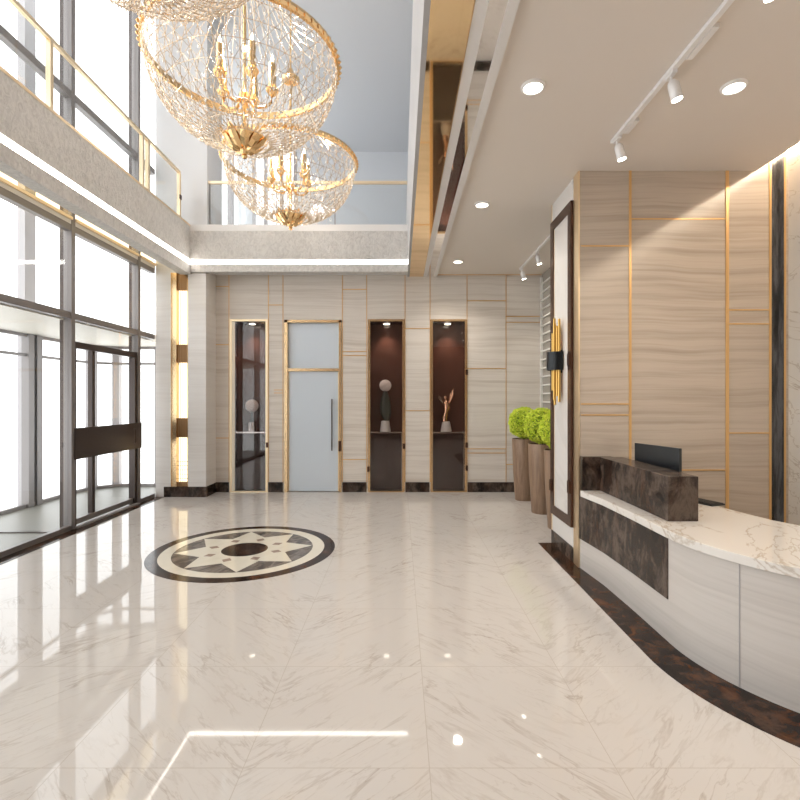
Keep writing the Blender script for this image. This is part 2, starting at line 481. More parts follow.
# ------------------------------------------------------------------ curtain wall
mull = [-1.65, -.12, 1.41, 2.94, 4.47, 6.00, 7.53]
edges = [Y0] + mull + [8.066]
n = 2
for i in range(len(edges)-1):
    a, b = edges[i], edges[i+1]
    wn = sempty('window_%d' % n); n += 1
    f = MB()
    if i > 0:
        f.box(XW-.10, XW, a, a+.07, 0, ZT)
        MB().box(XW-.15, XW-.10, a+.005, a+.065, 0, ZT).build('outer_fin', M['alu_dark'], wn)
    a2 = a + (.07 if i > 0 else 0)
    for z0, z1 in ((3.68, 3.76), (2.60, 2.68), (5.31, 5.40)): f.box(XW-.09, XW-.01, a2, b, z0, z1)
    if i != 6: f.box(XW-.07, XW-.01, a2, b, 0, .06)
    f.build('window_frame', M['alu'], wn)
    MB().box(XW-.05, XW-.005, a2, b, 3.76, 3.81).build('trim_band', M['white_gloss'], wn)
    MB().box(XW-.05, XW+.02, a2, b, 3.81, 3.845).build('gold_band', M['gold_pale'], wn)
    MB().box(XW-.046, XW-.040, a2, b, 3.845, 4.30).build('amber_pane', M['amber'], wn)
    p = MB()
    for z0, z1 in ((.06 if i != 6 else 2.33, 2.60), (2.68, 3.68), (4.30, 5.31), (5.40, ZT)): p.box(XW-.046, XW-.040, a2, b, z0, z1)
    p.build('pane', M['glass'], wn)
# upper glazing beyond the pillar, on the left and at the far back
wn = sempty('window_%d' % n); n += 1
f = MB()
for y in (8.89, 10.36, 11.83): f.box(XW-.15, XW, y, y+.07, ZG, ZT)
f.box(XW-.09, XW-.01, 8.75, 13, 5.31, 5.40)
f.build('window_frame', M['alu_pale'], wn)
MB().box(XW-.046, XW-.04, 8.75, 13, ZG, ZT).build('pane', M['glass'], wn)
wn = sempty('window_%d' % n); n += 1
f = MB()
for x in (-3.93, -3.62, -3.2, -2.83): f.box(x, x+.09, 13, 13.12, ZG, ZT)
f.build('window_frame', M['alu_pale'], wn)
MB().box(-3.93, -2.75, 13.05, 13.056, ZG, ZT).build('pane', M['glass'], wn)

# entrance door leaf in the curtain wall
dr = sempty('door_1')
f = MB()
f.box(XW-.10, XW-.02, 6.07, 7.53, 2.25, 2.33)
f.box(XW-.16, XW-.02, 6.07, 6.12, 0, 2.25)
f.box(XW-.12, XW-.06, 6.50, 6.56, .03, 2.25)
f.box(XW-.10, XW-.02, 7.47, 7.53, 0, 2.25)
f.build('door_frame', M['alu_dark'], dr)
MB().box(XW-.11, XW-.05, 6.12, 7.50, .03, .10).build('bottom_rail', M['alu'], dr)
MB().box(XW-.02, XW+.03, 6.07, 7.53, 0, .022).build('threshold', M['alu_pale'], dr)
MB().box(XW-.02, XW+.012, 6.05, 7.61, .86, 1.25).build('push_panel', M['alu_dark'], dr)
MB().box(XW-.09, XW-.084, 6.12, 7.47, .10, 2.25).build('pane', M['glass'], dr)
hd = MB().tube([(XW+.01, 7.38, .95), (XW+.04, 7.38, .95), (XW+.04, 7.38, 1.16), (XW+.01, 7.38, 1.16)], .009, 8).build('door_handle', M['alu_dark'], dr)

# vestibule outside
struct(MB().box(-5.75, XW-.02, 1.5, 9.2, -.2, -.002).build('floor_vestibule', M['vest_floor']))
struct(MB().box(-5.72, XW-.1, 1.5, 9.15, 2.585, 2.70).build('ceiling_vestibule', M['vest_ceil']))
path = [(-5.6, 1.5), (-5.6, 4), (-5.6, 8.5)] + [(-5.0-.6*math.cos(a*PI/12), 8.5+.6*math.sin(a*PI/12)) for a in range(1, 7)] + [(-4.1, 9.1)]
pin = [(x+.06 if y < 9.05 else x, y-.06 if y > 8.6 else y) for x, y in path]
wn = sempty('window_%d' % n); n += 1
f = MB()
for z0, z1 in ((0, .05), (2.25, 2.29), (2.54, 2.585)): f.strip(pin, path, z0, z1)
for x, y in ((-5.62, 7.26), (-5.62, 7.43)): f.box(x, x+.11, y, y+.11, 0, 2.585)
for x0, x1, y in ((-5.60, -5.44, 8.70), (-5.33, -5.20, 9.05), (-4.55, -4.42, 9.05)): MB().box(x0, x1, y, y+.1, 0, 2.585).build('post', M['alu_pale'], wn)
f.build('window_frame', M['alu'], wn)
f = MB().box(-5.74, -5.63, 7.34, 7.56, 0, ZT+1)
f.build('fin', M['alu_pale'], wn)
struct(MB().box(-5.6, XW-.15, 5.88, 5.93, -.002, .012).build('trim_7', M['alu_dark']))

# ------------------------------------------------------------------ railings
rl = thing('glass_railing', 'gold framed glass railing along the left gallery edge', 'railing', (XG-.09, 4, ZG))
f = MB().box(-.02, .02, Y0-4, 3.82, .745, .785).build('top_rail', M['gold_pale'], rl)
MB().box(-.012, .012, Y0-4, 3.82, 0, .02).build('bottom_rail', M['gold_pale'], rl)
for y in (-2.4, -.9, .92, 2.68, 2.83, 3.80): MB().box(-.025, .025, y-.022, y+.022, 0, .745).build('post', M['gold_pale'], rl)
MB().box(-.004, .004, Y0-4, 3.80, .02, .745).build('glass_panel', M['glass'], rl)
MB().box(.02, .034, 3.77, 3.83, .33, .40).build('clamp', M['bronze'], rl)
rb = thing('glass_railing', 'gold topped glass railing across the gallery above the back wall', 'railing', (-1.5, 8.13, ZG))
MB().box(-1.68, 1.62, -.02, .02, .72, .765).build('top_rail', M['gold_pale'], rb)
MB().box(-1.68, 1.62, -.004, .004, .0, .72).build('glass_panel', M['glass'], rb)
for x in (-1.66, -.55, .42): MB().box(x-.008, x+.008, -.008, .008, 0, .72).build('post', M['alu'], rb)

# ------------------------------------------------------------------ back door
dr = sempty('door_2')
a, b = bx(284.5), bx(341.5)
f = MB()
f.box(a, a+.055, YB-.02, YB+.12, 0, ZN).box(b-.045, b, YB-.02, YB+.12, 0, ZN).box(a, b, YB-.02, YB+.12, ZN-.045, ZN)
f.box(a+.055, b-.045, YB, YB+.10, 2.10, 2.15)
f.build('door_frame', M['gold'], dr)
MB().box(a+.058, b-.048, YB+.05, YB+.07, 2.152, ZN-.05).build('transom_pane', M['frost'], dr)
leaf = MB().box(a+.06, b-.05, YB+.03, YB+.055, .012, 2.095).build('door_leaf', M['frost'], dr)
MB().box(a+.06, a+.075, YB+.02, YB+.06, .012, 2.095).box(b-.065, b-.05, YB+.02, YB+.06, .012, 2.095).build('door_edge', M['gold_pale'], dr)
hx = bx(332)
MB().tube([(hx, YB-.02, .72), (hx, YB-.02, 1.62)], .012, 10).tube([(hx, YB-.02, .80), (hx, YB+.03, .80)], .007, 8).tube([(hx, YB-.02, 1.54), (hx, YB+.03, 1.54)], .007, 8).build('door_handle', M['alu_dark'], dr)
for z in (.80,): MB().box(b-.05, b-.005, YB-.035, YB-.02, z-.09, z+.09).build('hinge', M['bronze'], dr)
struct(MB().box(a, b, YB+.12, YB+.2, 0, ZN).build('trim_8', M['frost']))

# ------------------------------------------------------------------ display niches
nl = ['tall display niche left of the door, window reflections across its glass',
      'tall display niche right of the door with a white ball topped vase',
      'tall display niche with a rose gold winged figure, rightmost of the three']
for k, (pa, pb) in enumerate(niches):
    a, b = bx(pa), bx(pb); c = (a+b)/2; wd = (b-a)/2
    t = thing('display_niche', nl[k], 'display niche', (c, YB, 0), 0, None)
    e = MB()
    e.box(-wd-.01, -wd+.03, -.02, .02, 0, ZN+.01).box(wd-.03, wd+.01, -.02, .02, 0, ZN+.01).box(-wd+.03, wd-.03, -.02, .02, ZN-.025, ZN+.01).box(-wd+.03, wd-.03, -.02, .02, 0, .02)
    e.build('frame', M['gold_pale'] if k == 0 else M['gold'], t)
    if k == 0: MB().box(-wd+.03, -wd+.075, -.012, .012, .02, ZN-.03).build('side_strip', M['cream_strip'], t)
    MB().box(-wd+.002, wd-.002, .36, .40, 0, ZN-.002).box(-wd+.001, -wd+.012, .02, .36, .02, ZN-.002).box(wd-.012, wd-.001, .02, .36, .02, ZN-.002).box(-wd+.012, wd-.012, .02, .36, ZN-.03, ZN-.002).build('lining', M['niche_back'], t)
    MB().box(-wd+.012, wd-.012, .025, .36, 1.02, 1.045).build('shelf', M['silver'], t)
    MB().box(-wd+.03, wd-.045, .05, .07, .03, 1.015).build('cabinet_door', M['cab_glass'], t)
    MB().box(wd-.045, wd-.032, .045, .07, .03, 1.02).build('cabinet_edge', M['silver'], t)
    MB().box(-wd+.03, wd-.03, -.002, .004, .02, ZN-.03).build('glass_panel', M['niche_glass'], t)
    hz = {0: [(1, .82)], 1: [(1, .80), (-1, .40)], 2: [(1, 2.08), (1, .82), (1, .42)]}[k]
    for sgn, z in hz: MB().box(sgn*(wd-.0)-.02, sgn*(wd-.0)+.02, -.034, -.02, z-.045, z+.045).build('hinge', M['bronze'], t)
    d = thing('niche_spotlight', ['round spotlight in the top of the niche left of the door', 'round spotlight in the top of the niche just right of the door',
              'round spotlight in the top of the rightmost niche'][k], 'spotlight', (c, YB+.19, ZN-.031))
    MB().lathe([(.062,-.012),(.075,0)], 24).build('ring', M['lamp_white'], d)
    MB().lathe([(.052,-.016),(.052,-.008)], 24).build('lens', M['lens'], d)
    L = bpy.data.lights.new('niche_lamp', 'SPOT'); L.energy = 24; L.color = (1,.90,.76); L.spot_size = 1.7; L.spot_blend = .8; L.shadow_soft_size = .04
    o = bpy.data.objects.new('niche_lamp', L); C.objects.link(o); o.location = (0,0,-.03); o.parent = d

def blossom(r, nk=90):
    mb = MB(); mb.ball((0,0,0), r*.8, 14, 10)
    for i in range(nk):
        z = 1-2*(i+.5)/nk; ph = i*2.39996; q = math.sqrt(1-z*z)
        d = Vector((q*math.cos(ph), q*math.sin(ph), z))
        u = d.orthogonal().normalized(); w_ = d.cross(u)
        ww = r*.17
        ps = [d*r*.7-u*ww, d*r*.7+u*ww, d*r*1.0+u*ww*.7, d*r*1.02-u*ww*.7]
        mb.add(ps, [(0,1,2,3)])
        ps = [d*r*.7-w_*ww, d*r*.7+w_*ww, d*r*.98+w_*ww*.7, d*r*.98-w_*ww*.7]
        mb.add(ps, [(0,1,2,3)])
    return mb
SH = 1.046
# vase 1
t = thing('vase', 'round white blossom on a dark stem in a silver cylinder pot', 'vase', (bx(249), YB+.17, SH))
smooth_by_angle(MB().lathe([(.082,0),(.086,.02),(.082,.16),(.075,.165)], 28).build('pot', M['silver'], t))
MB().tube([(0,0,.16),(.006,0,.24),(0,0,.36)], [.045,.02,.012], 10).build('stem', M['vase_dark'], t)
o = blossom(.115).build('blossom', M['petal'], t); o.location = (0,0,.45)
# vase 2
t = thing('vase', 'white ball on a dark leaf shaped vase with a white tapered foot', 'vase', (bx(385), YB+.17, SH))
smooth_by_angle(MB().lathe([(.092,0),(.094,.01),(.072,.18),(.064,.185)], 28).build('foot', M['white_gloss'], t))
p = MB(); prof = [(.012,.18),(.04,.22),(.088,.33),(.094,.46),(.075,.58),(.05,.66),(.03,.72)]
p.m = Matrix.Diagonal((1,.5,1,1)); p.lathe(prof, 20); p.m = Matrix.Identity(4)
p.m = Matrix.Translation((.05,0,.0)) @ Matrix.Diagonal((.55,.4,.85,1)); p.lathe(prof, 16)
smooth_by_angle(p.build('leaf_body', M['vase_dark'], t))
o = blossom(.105, 110).build('blossom', M['petal'], t); o.location = (0,0,.81)
# sculpture
t = thing('sculpture', 'rose gold winged figure on a pale tapered pedestal', 'sculpture', (bx(447), YB+.17, SH))
smooth_by_angle(MB().lathe([(.095,0),(.097,.01),(.066,.17),(.06,.175)], 28).build('pedestal', M['white_gloss'], t))
p = MB(); p.tube([(-.02,0,.17),(-.025,0,.25),(0,0,.33),(.015,0,.42),(-.005,0,.50),(-.012,0,.56)], [.058,.062,.045,.066,.052,.024], 12)
p.ball((-.012,0,.60), .034, 14, 10)
smooth_by_angle(p.build('figure', M['rose_gold'], t), 60)
def wing(s_, h):
    mb = MB(); n_ = 7
    for k in range(n_):
        u0 = k/(n_-1)
        base = Vector((s_*(.02+.01*k), .03, .44+.015*k)); tip = Vector((s_*(.075+.055*math.sin(u0*1.4)), .05, .52+h*(1-.35*(1-u0))))
        mid = (base+tip)/2 + Vector((s_*.02,0,-.01))
        mb.tube([base, mid, tip], [.016,.013,.003], 6)
    return mb
wing(1, .24).build('wing', M['rose_gold'], t); wing(-1, .13).build('wing', M['silver'], t)

# ------------------------------------------------------------------ floor medallion
MX, MY, MR = -1.66, 5.23, .955
md = thing('floor_medallion', 'round inlaid marble star medallion in the polished floor', 'floor medallion', (MX, MY, 0))
def ring(r0, r1, z0, z1, n=96):
    mb = MB(); vs = []; fs = []
    for k in range(n):
        t_ = 2*PI*k/n; c_, s_ = math.cos(t_), math.sin(t_)
        vs += [(r0*c_, r0*s_, z0), (r1*c_, r1*s_, z0), (r1*c_, r1*s_, z1), (r0*c_, r0*s_, z1)]
    for k in range(n):
        p = 4*k; q = 4*((k+1) % n)
        for a_ in range(4): fs.append((p+a_, q+a_, q+(a_+1) % 4, p+(a_+1) % 4))
    return mb.add(vs, fs)
def disc(r, z0, z1, n=96): return MB().prism([(r*math.cos(2*PI*k/n), r*math.sin(2*PI*k/n)) for k in range(n)], z0, z1)
ring(.88*MR, MR, 0, .0030).build('outer_band', M['dark_rust'], md)
ring(.75*MR, .88*MR, 0, .0030).build('cream_band', M['inlay_cream'], md)
disc(.75*MR, 0, .0026).build('grey_field', M['inlay_grey'], md)
star = []
for k in range(16):
    a_ = 2*PI*k/16 + PI/16*0
    r_ = .74*MR if k % 2 == 0 else .48*MR
    star.append((r_*math.cos(a_+.2), r_*math.sin(a_+.2)))
MB().prism(star, 0, .0032).build('star', M['inlay_cream'], md)
for k in range(8):
    a_ = 2*PI*k/8 + .2 + PI/8; d = Vector((math.cos(a_), math.sin(a_))); u = Vector((-d.y, d.x))
    q = [d*.31*MR, d*.375*MR+u*.055*MR, d*.44*MR, d*.375*MR-u*.055*MR]
    MB().prism([(v.x, v.y) for v in q], 0, .0038).build('taupe_diamond', M['inlay_tan'], md)
disc(.25*MR, 0, .0040).build('centre_disc', M['dark_rust'], md)

# ------------------------------------------------------------------ desk
def dpath(off, y_start=YA0-.004, x_end=XR-.004, na=28):
    p = [(1.712-off, y_start), (1.757-off, 4.2), (1.770-off, 3.7), (1.77-off, 3.2)]
    for k in range(1, na+1):
        a_ = PI + (PI/2)*k/na
        p.append((2.85+(1.08+off)*math.cos(a_), 3.2+(1.08+off)*math.sin(a_)))
    p.append((3.2, 2.12-off)); p.append((x_end, 2.12-off))
    return p
# dark floor border following the desk
ob = [(1.545, 5.47), (1.545, 4.2), (1.545, 3.7), (1.545, 3.05)]
na = 28
for k in range(1, na+1):
    a_ = PI + (PI/2)*k/na
    ob.append((2.78+1.235*math.cos(a_), 3.05+1.235*math.sin(a_)))
ob += [(3.2, 1.815), (XR-.004, 1.815)]
ib = dpath(-.03, 5.47); ib[0] = (1.76, 5.47)
struct(MB().strip(ib, ob, 0, .004).build('trim_9', M['dark_rust']))
dk = thing('reception_desk', 'curved white stone reception desk with a dark marble raised ledge', 'reception desk', (1.9, 4.0, 0))
off0 = Vector((1.9, 4.0, 0))
def dmb():
    m = MB(); m.m = Matrix.Translation(-off0); return m
front, frontin = dpath(0), dpath(-.05)
# three stone panels of the front, split by joints
def cutpath(p, i0, i1): return p[i0:i1+1]
o = dmb().strip(front, frontin, .0045, .69).build('front_panel', M['desk_stone'], dk); smooth_by_angle(o, 20)
for i_ in (11.3, 21):
    j = dmb()
    a_ = PI+(PI/2)*(i_-3)/28
    cx, cy = 2.85+1.081*math.cos(a_), 3.2+1.081*math.sin(a_)
    tx, ty = -math.sin(a_)*.0025, math.cos(a_)*.0025
    nx, ny = math.cos(a_)*.002, math.sin(a_)*.002
    j.prism([(cx-tx-nx, cy-ty-ny), (cx+tx-nx, cy+ty-ny), (cx+tx+nx, cy+ty+ny), (cx-tx+nx, cy-ty+ny)], .005, .69)
    j.build('joint', M['alu_pale'], dk)
dmb().strip([(1.728,YA0-.004),(1.773,4.2),(1.786,3.7),(1.786,3.225)], [(1.704,YA0-.004),(1.751,4.2),(1.764,3.7),(1.764,3.225)], .285, .692).build('dark_inlay', M['dark'], dk)
back_edge = [(2.55, 4.654), (2.55, 4.3), (2.55, 4.0), (2.56, 3.85), (2.60, 3.62), (2.64, 3.46), (2.71, 3.31), (2.80, 3.19), (2.92, 3.08), (3.06, 3.0), (3.2, 2.95), (3.45, 2.92), (3.696, 2.92)]
top = [(x, y) for x, y in dpath(.022, 4.585)]
poly = top + back_edge[::-1]
o = dmb().prism(poly, .695, .75).build('countertop', M['top_marble'], dk)
md_ = o.modifiers.new('Bevel', 'BEVEL'); md_.width = .004; md_.segments = 2; md_.limit_method = 'ANGLE'
dmb().box(1.712, 2.0, 4.59, YA0-.004, .29, 1.065).build('end_upright', M['dark'], dk)
dmb().box(1.874, 2.088, 3.42, 4.589, .7505, 1.065).build('raised_ledge', M['dark'], dk, bevel=.004)
dmb().strip([(x+.03, y) for x, y in back_edge[:7]], [(x-.0, y) for x, y in back_edge[:7]], .0, .694).build('rear_panel', M['desk_stone'], dk)

# monitor
ml = Vector((2.17, 4.50, 0)); mr = Vector((2.285, 3.99, 0)); mc = (ml+mr)/2
ang = math.atan2(mr.y-ml.y, mr.x-ml.x)
mo = thing('computer_monitor', 'black computer monitor on the reception desk behind the dark ledge', 'monitor', (mc.x, mc.y, .7505), ang)
MB().box(-.265, .265, -.012, .016, .14, .455).build('screen', M['screen'], mo, bevel=.004)
MB().box(-.255, .255, .016, .019, .155, .445).build('display', plain('dark_display', (.03,.033,.036), .12), mo)
MB().box(-.03, .03, -.035, -.013, .01, .27).build('stand', M['screen'], mo, bevel=.004)
MB().box(-.11, .11, -.09, .10, 0, .01).build('base', M['screen'], mo, bevel=.003)
kb = thing('keyboard', 'black keyboard lying on the desk past the dark ledge', 'keyboard', (2.485, 4.12, .7505), .35)
MB().box(-.075, .075, -.21, .21, 0, .012).build('case', M['screen'], kb, bevel=.003)
kk = MB()
for i_ in range(5):
    for j_ in range(13): kk.box(-.066+i_*.027, -.066+i_*.027+.022, -.20+j_*.031, -.20+j_*.031+.026, .012, .017)
kk.build('keys', M['black'], kb)

# ------------------------------------------------------------------ wall A with the sconce (faces -X)
pn = MB().box(XA, XA+.006, YA0+.13, YA1, 0.15, ZC)
struct(pn.build('wall_right_pier', M['white_stone']))
struct(MB().box(XA-.006, XA+.006, YA0-.006, 4.79, .0, ZC).box(XA-.006, XA+.004, YA1-.014, YA1, .15, ZC).build('trim_10', M['gold_pale']))
struct(MB().box(XA-.008, XA+.004, YA0+.135, YA1, 0.004, .15).build('baseboard_right', M['dark']))
fr = MB()
z0, z1, ya, yb, s_ = .348, 3.561, 4.80, 5.45, .10
fr.box(XA-.03, XA+.002, ya, ya+s_*.9, z0, z1).box(XA-.03, XA+.002, yb-s_, yb, z0, z1).box(XA-.03, XA+.002, ya+s_*.9, yb-s_, z0, z0+s_).box(XA-.03, XA+.002, ya+s_*.9, yb-s_, z1-s_, z1)
wf = thing('wall_frame', 'tall dark bronze frame around a white panel on the pier', 'wall panel', (XA, 5.12, z0))
mm = Matrix.Translation((-XA, -5.12, -z0))
fr.v = [tuple(mm @ Vector(v)) for v in fr.v]
fr.build('frame', M['bronze'], wf)
for hy, hz_ in ((4.835, .74), (5.41, .66), (4.835, 2.0)):
    q = MB(); q.m = mm; q.box(XA-.045, XA-.03, hy-.03, hy+.03, hz_-.06, hz_+.06).build('hinge', M['bronze'], wf)
q = MB(); q.m = mm
q.box(XA-.018, XA-.001, ya+s_*.9, yb-s_, z0+s_, z1-s_).build('panel', M['white_stone'], wf)
q = MB(); q.m = mm
q.box(XA-.022, XA-.018, ya+s_*.9, ya+s_*.9+.012, z0+s_, z1-s_).box(XA-.022, XA-.018, yb-s_-.012, yb-s_, z0+s_, z1-s_).build('gold_bead', M['gold_pale'], wf)

sc = thing('wall_sconce', 'wall sconce of gold rods held by a black band on the framed panel', 'wall lamp', (XA-.022, 5.12, 1.60))
MB().box(-.02, .0, -.05, .05, .28, .52).build('backplate', M['black'], sc)
cuff = [( -.005, .10), (-.06,.105), (-.11,.085), (-.14,.04), (-.145,0), (-.14,-.04), (-.11,-.085), (-.06,-.105), (-.005,-.10)]
cin = [(x+.010 if abs(y) < .09 else x, y*.9) for x, y in cuff]
smooth_by_angle(MB().strip(cin, cuff, .31, .50).build('band', M['black'], sc), 60)
for i_, (dx, dy, zb, zt) in enumerate(((-.060,0,-.05,.80),(-.052,.045,.02,.86),(-.052,-.045,.04,.76),(-.038,.065,.08,.72),(-.036,-.062,-.02,.84),(-.030,.02,.06,.78),(-.075,.025,.10,.70),(-.075,-.025,.0,.80))):
    MB().tube([(dx,dy,zb),(dx,dy,zt)], .013, 10).build('rod', M['rod_gold'], sc)
for z in (.455, .355):
    L = bpy.data.lights.new('sconce_lamp', 'POINT'); L.energy = .9; L.color = (1,.85,.65); L.shadow_soft_size = .03
    o = bpy.data.objects.new('sconce_lamp', L); C.objects.link(o); o.location = (-.022, -.0, z); o.parent = sc

# wall B gold lines (frontal plane)
t = MB()
fs = YA0/489
def wx(p): return (p-400)*fs
def wz(p): return CAM_H-(p-400)*fs
for p, w_ in ((630, .022), (727, .03), (770, .02), (784.5, .018)): t.box(wx(p)-w_/2, wx(p)+w_/2, YA0-.008, YA0+.001, 0, ZC if p < 750 else 4.1)
for a_, b_, y_ in ((581,630,246),(581,630,404),(581,630,415),(630,727,219),(630,727,470),(727,770,310),(727,770,324),(727,770,433)):
    t.box(wx(a_), wx(b_), YA0-.006, YA0+.001, wz(y_)-.006, wz(y_)+.006)
struct(t.build('trim_11', M['gold_line']))
struct(MB().box(wx(771), wx(783.5), YA0-.005, YA0+.001, 0, 3.95).build('trim_12', M['black_vein']))

# slat screen in the recess (faces -X)
sl = thing('slat_screen', 'white horizontal slat screen on the recess side wall behind the plants', 'screen', (2.46, 7.2, 0))
MB().box(-.03, .008, 1.25, 1.29, .001, 3.72).build('post', M['slat'], sl)
MB().box(-.03, .008, -1.60, -1.56, .001, 3.72).build('post', M['slat'], sl)
for k in range(24):
    z = .25+k*.145
    MB().box(-.022, .006, -1.56, 1.25, z, z+.022).build('slat', M['slat'], sl)

# ------------------------------------------------------------------ potted plants
pl = thing('potted_topiary', 'lime green ball topiary in a tall brown pot, furthest back of three', 'potted plant', (1.985, 7.85, 0), 0, None)
smooth_by_angle(MB().lathe([(.13,0),(.138,.01),(.165,.45),(.185,.965),(.182,.98),(.168,.98),(.165,.93),(.02,.93)], 40).build('pot', M['pot'], pl))
MB().lathe([(.166,.925),(.166,.94)], 32).build('soil', M['soil'], pl)
fol = MB(); NL = 5200
for i_ in range(NL):
    z = 1-2*(i_+.5)/NL; ph = i_*2.39996; q_ = math.sqrt(1-z*z)
    d = Vector((q_*math.cos(ph), q_*math.sin(ph), z))
    bump = .97+.035*math.sin(9*d.x+2)*math.sin(8*d.y+1)+.025*math.sin(13*d.z+5*d.x)
    rr = .245*bump*(.90+.12*R.random())
    c_ = Vector((0,0,1.235)) + Vector((d.x*rr, d.y*rr, d.z*rr*1.06))
    u = (d.orthogonal().normalized()*R.uniform(-1,1) + d.cross(d.orthogonal()).normalized()*R.uniform(-1,1)+d*R.uniform(.2,1.0)).normalized()
    w_ = u.cross(Vector((R.uniform(-1,1), R.uniform(-1,1), R.uniform(-1,1)))).normalized()
    Ls, Ws = .023*R.uniform(.7,1.2), .0085
    fol.add([c_-u*Ls*.5, c_+w_*Ws, c_+u*Ls*.5, c_-w_*Ws], [(0,1,2,3)])
fo = fol.build('foliage', M['leaf'], pl)
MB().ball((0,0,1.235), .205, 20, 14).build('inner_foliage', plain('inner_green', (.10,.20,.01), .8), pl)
MB().tube([(0,0,.93),(0,0,1.1)], .02, 8).build('stem', M['soil'], pl)
p2 = copy_tree(pl); p2.location = (2.01, 6.95, 0); p2.rotation_euler.z = 1.1; p2['label'] = 'lime green ball topiary in a tall brown pot, middle of three'
p3 = copy_tree(pl); p3.location = (1.985, 6.10, 0); p3.rotation_euler.z = 2.3; p3['label'] = 'lime green ball topiary in a brown pot, nearest, half hidden by the pier'
for p_ in (pl, p2, p3): p_['group'] = 'topiaries in tall pots in the recess'

# ------------------------------------------------------------------ ceiling lights
dl = thing('downlight', '', 'downlight', (0,0,ZC))
MB().lathe([(.064,-.002),(.066,-.018),(.074,-.020),(.082,-.012),(.084,0)], 32, cap=False).build('ring', M['lamp_white'], dl)
MB().lathe([(.064,-.008),(.064,-.003)], 32).build('lens', M['lens'], dl)
L = bpy.data.lights.new('downlight_lamp', 'SPOT'); L.energy = 24; L.color = (1,.92,.82); L.spot_size = 2.3; L.spot_blend = .7; L.shadow_soft_size = .06
o = bpy.data.objects.new('downlight_lamp', L); C.objects.link(o); o.location = (0,0,-.03); o.parent = dl
spots = [(.924,3.398,'round ceiling downlight nearest the mirror strips, large, before the pier'), (2.32,3.398,'round ceiling downlight above the reception desk, right of the track'),
         (.913,5.44,'round ceiling downlight level with the framed pier, middle of the left row'), (.911,7.68,'small round ceiling downlight nearest the back wall'),
         (.92,1.3,None),(2.32,1.3,None),(.92,-.9,None),(2.32,-.9,None)]  # these four are unseen, added for more light in the room
for i_, (x, y, lab) in enumerate(spots):
    d = dl if i_ == 0 else copy_tree(dl)
    d.location = (x, y, ZC-.001); d['label'] = lab or 'unseen ceiling downlight added out of view to light the hall'
    lamp = [c for c in d.children if c.type == 'LIGHT'][0]
    if y > 5 or y < 2:
        lamp.data = lamp.data.copy(); lamp.data.energy = 48 if y > 5 else 10
    d['group'] = 'ceiling downlights' if lab else 'unseen ceiling downlights added for light'

def track(x, y0, y1, lab):
    t = thing('light_track', lab, 'light track', (x, (y0+y1)/2, ZC-.001))
    h = (y1-y0)/2
    MB().box(-.018, .018, -h, h, -.03, 0).build('rail', M['lamp_white'], t, bevel=.003)
    return t
t1 = track(1.785, .6, 4.11, 'white ceiling light track over the reception desk')
yc = (.6+4.11)/2
for ya, yb in ((3.77, 3.95), (2.82, 3.09)):
    MB().box(.02, .06, ya-yc, yb-yc, -.032, -.001).build('driver_box', M['lamp_white'], t1, bevel=.003)
t2 = track(1.99, 6.3, 8.1, 'white ceiling light track over the potted topiaries')
sp = thing('track_spotlight', '', 'spotlight', (0,0,0))
MB().box(-.016, .016, -.05, .05, -.022, 0).build('adapter', M['lamp_white'], sp, bevel=.002)
MB().tube([(0,0,-.02),(0,0,-.06)], .008, 10).build('stem', M['lamp_white'], sp)
hdm = MB(); hdm.m = Matrix.Translation((.012,0,-.06)) @ Matrix.Rotation(math.radians(-14), 4, 'Y')
hdm.lathe([(.022,.012),(.032,.0),(.036,-.02),(.036,-.110),(.033,-.114)], 28)
smooth_by_angle(hdm.build('head', M['lamp_white'], sp), 40)
ln = MB(); ln.m = hdm.m; ln.lathe([(.032,-.1170),(.032,-.113)], 24); ln.build('lens', M['lens_hot'], sp)
L = bpy.data.lights.new('track_lamp', 'SPOT'); L.energy = 15; L.color = (1,.91,.80); L.spot_size = 1.25; L.spot_blend = .6; L.shadow_soft_size = .035
o = bpy.data.objects.new('track_lamp', L); C.objects.link(o); o.location = (.05,0,-.215); o.rotation_euler = (0, math.radians(-14), 0); o.parent = sp
heads = [(1.785,4.02,'white track spotlight nearest the tan wall'), (1.785,3.22,'white track spotlight left of the desk downlight, second from the tan wall'),
         (1.785,2.40,'white track spotlight cut by the top edge of the view'),
         (1.99,8.0,'white track spotlight over the plants, nearer the back wall'), (1.99,7.12,'white track spotlight over the plants, nearer the pier')]
for i_, (x, y, lab) in enumerate(heads):
    s_ = sp if i_ == 0 else copy_tree(sp)
    s_.location = (x, y, ZC-.032); s_['label'] = lab; s_['group'] = 'spotlights on the ceiling tracks'

# ------------------------------------------------------------------ chandeliers
DR, ZRIM, DEP = .925, 5.0, .80
ch = thing('chandelier', 'large', 'chandelier', (-1.564, 4.92, ZRIM-.97))
zb = .97                       # rim height above the empty
def prof(u):                   # u 0 rim .. 1 bottom
    a_ = u*1.36
    return DR*math.cos(a_)**.85, zb-DEP*math.sin(a_)/math.sin(1.36)
rm = MB()
nn = 72
vs = []; fcs = []
sec = [(DR-.012, zb-.03), (DR+.022, zb-.03), (DR+.03, zb), (DR+.022, zb+.035), (DR-.012, zb+.035)]
for k in range(nn):
    t_ = 2*PI*k/nn
    for r_, z_ in sec: vs.append((r_*math.cos(t_), r_*math.sin(t_), z_))
for k in range(nn):
    for q_ in range(5): fcs.append((k*5+q_, ((k+1) % nn)*5+q_, ((k+1) % nn)*5+(q_+1) % 5, k*5+(q_+1) % 5))
rm.add(vs, fcs)
rim = rm.build('rim', M['gold_bright'], ch)
bd = MB()
for k in range(72):
    t_ = 2*PI*k/72; bd.octa(((DR+.03)*math.cos(t_), (DR+.03)*math.sin(t_), zb), .020, .028)
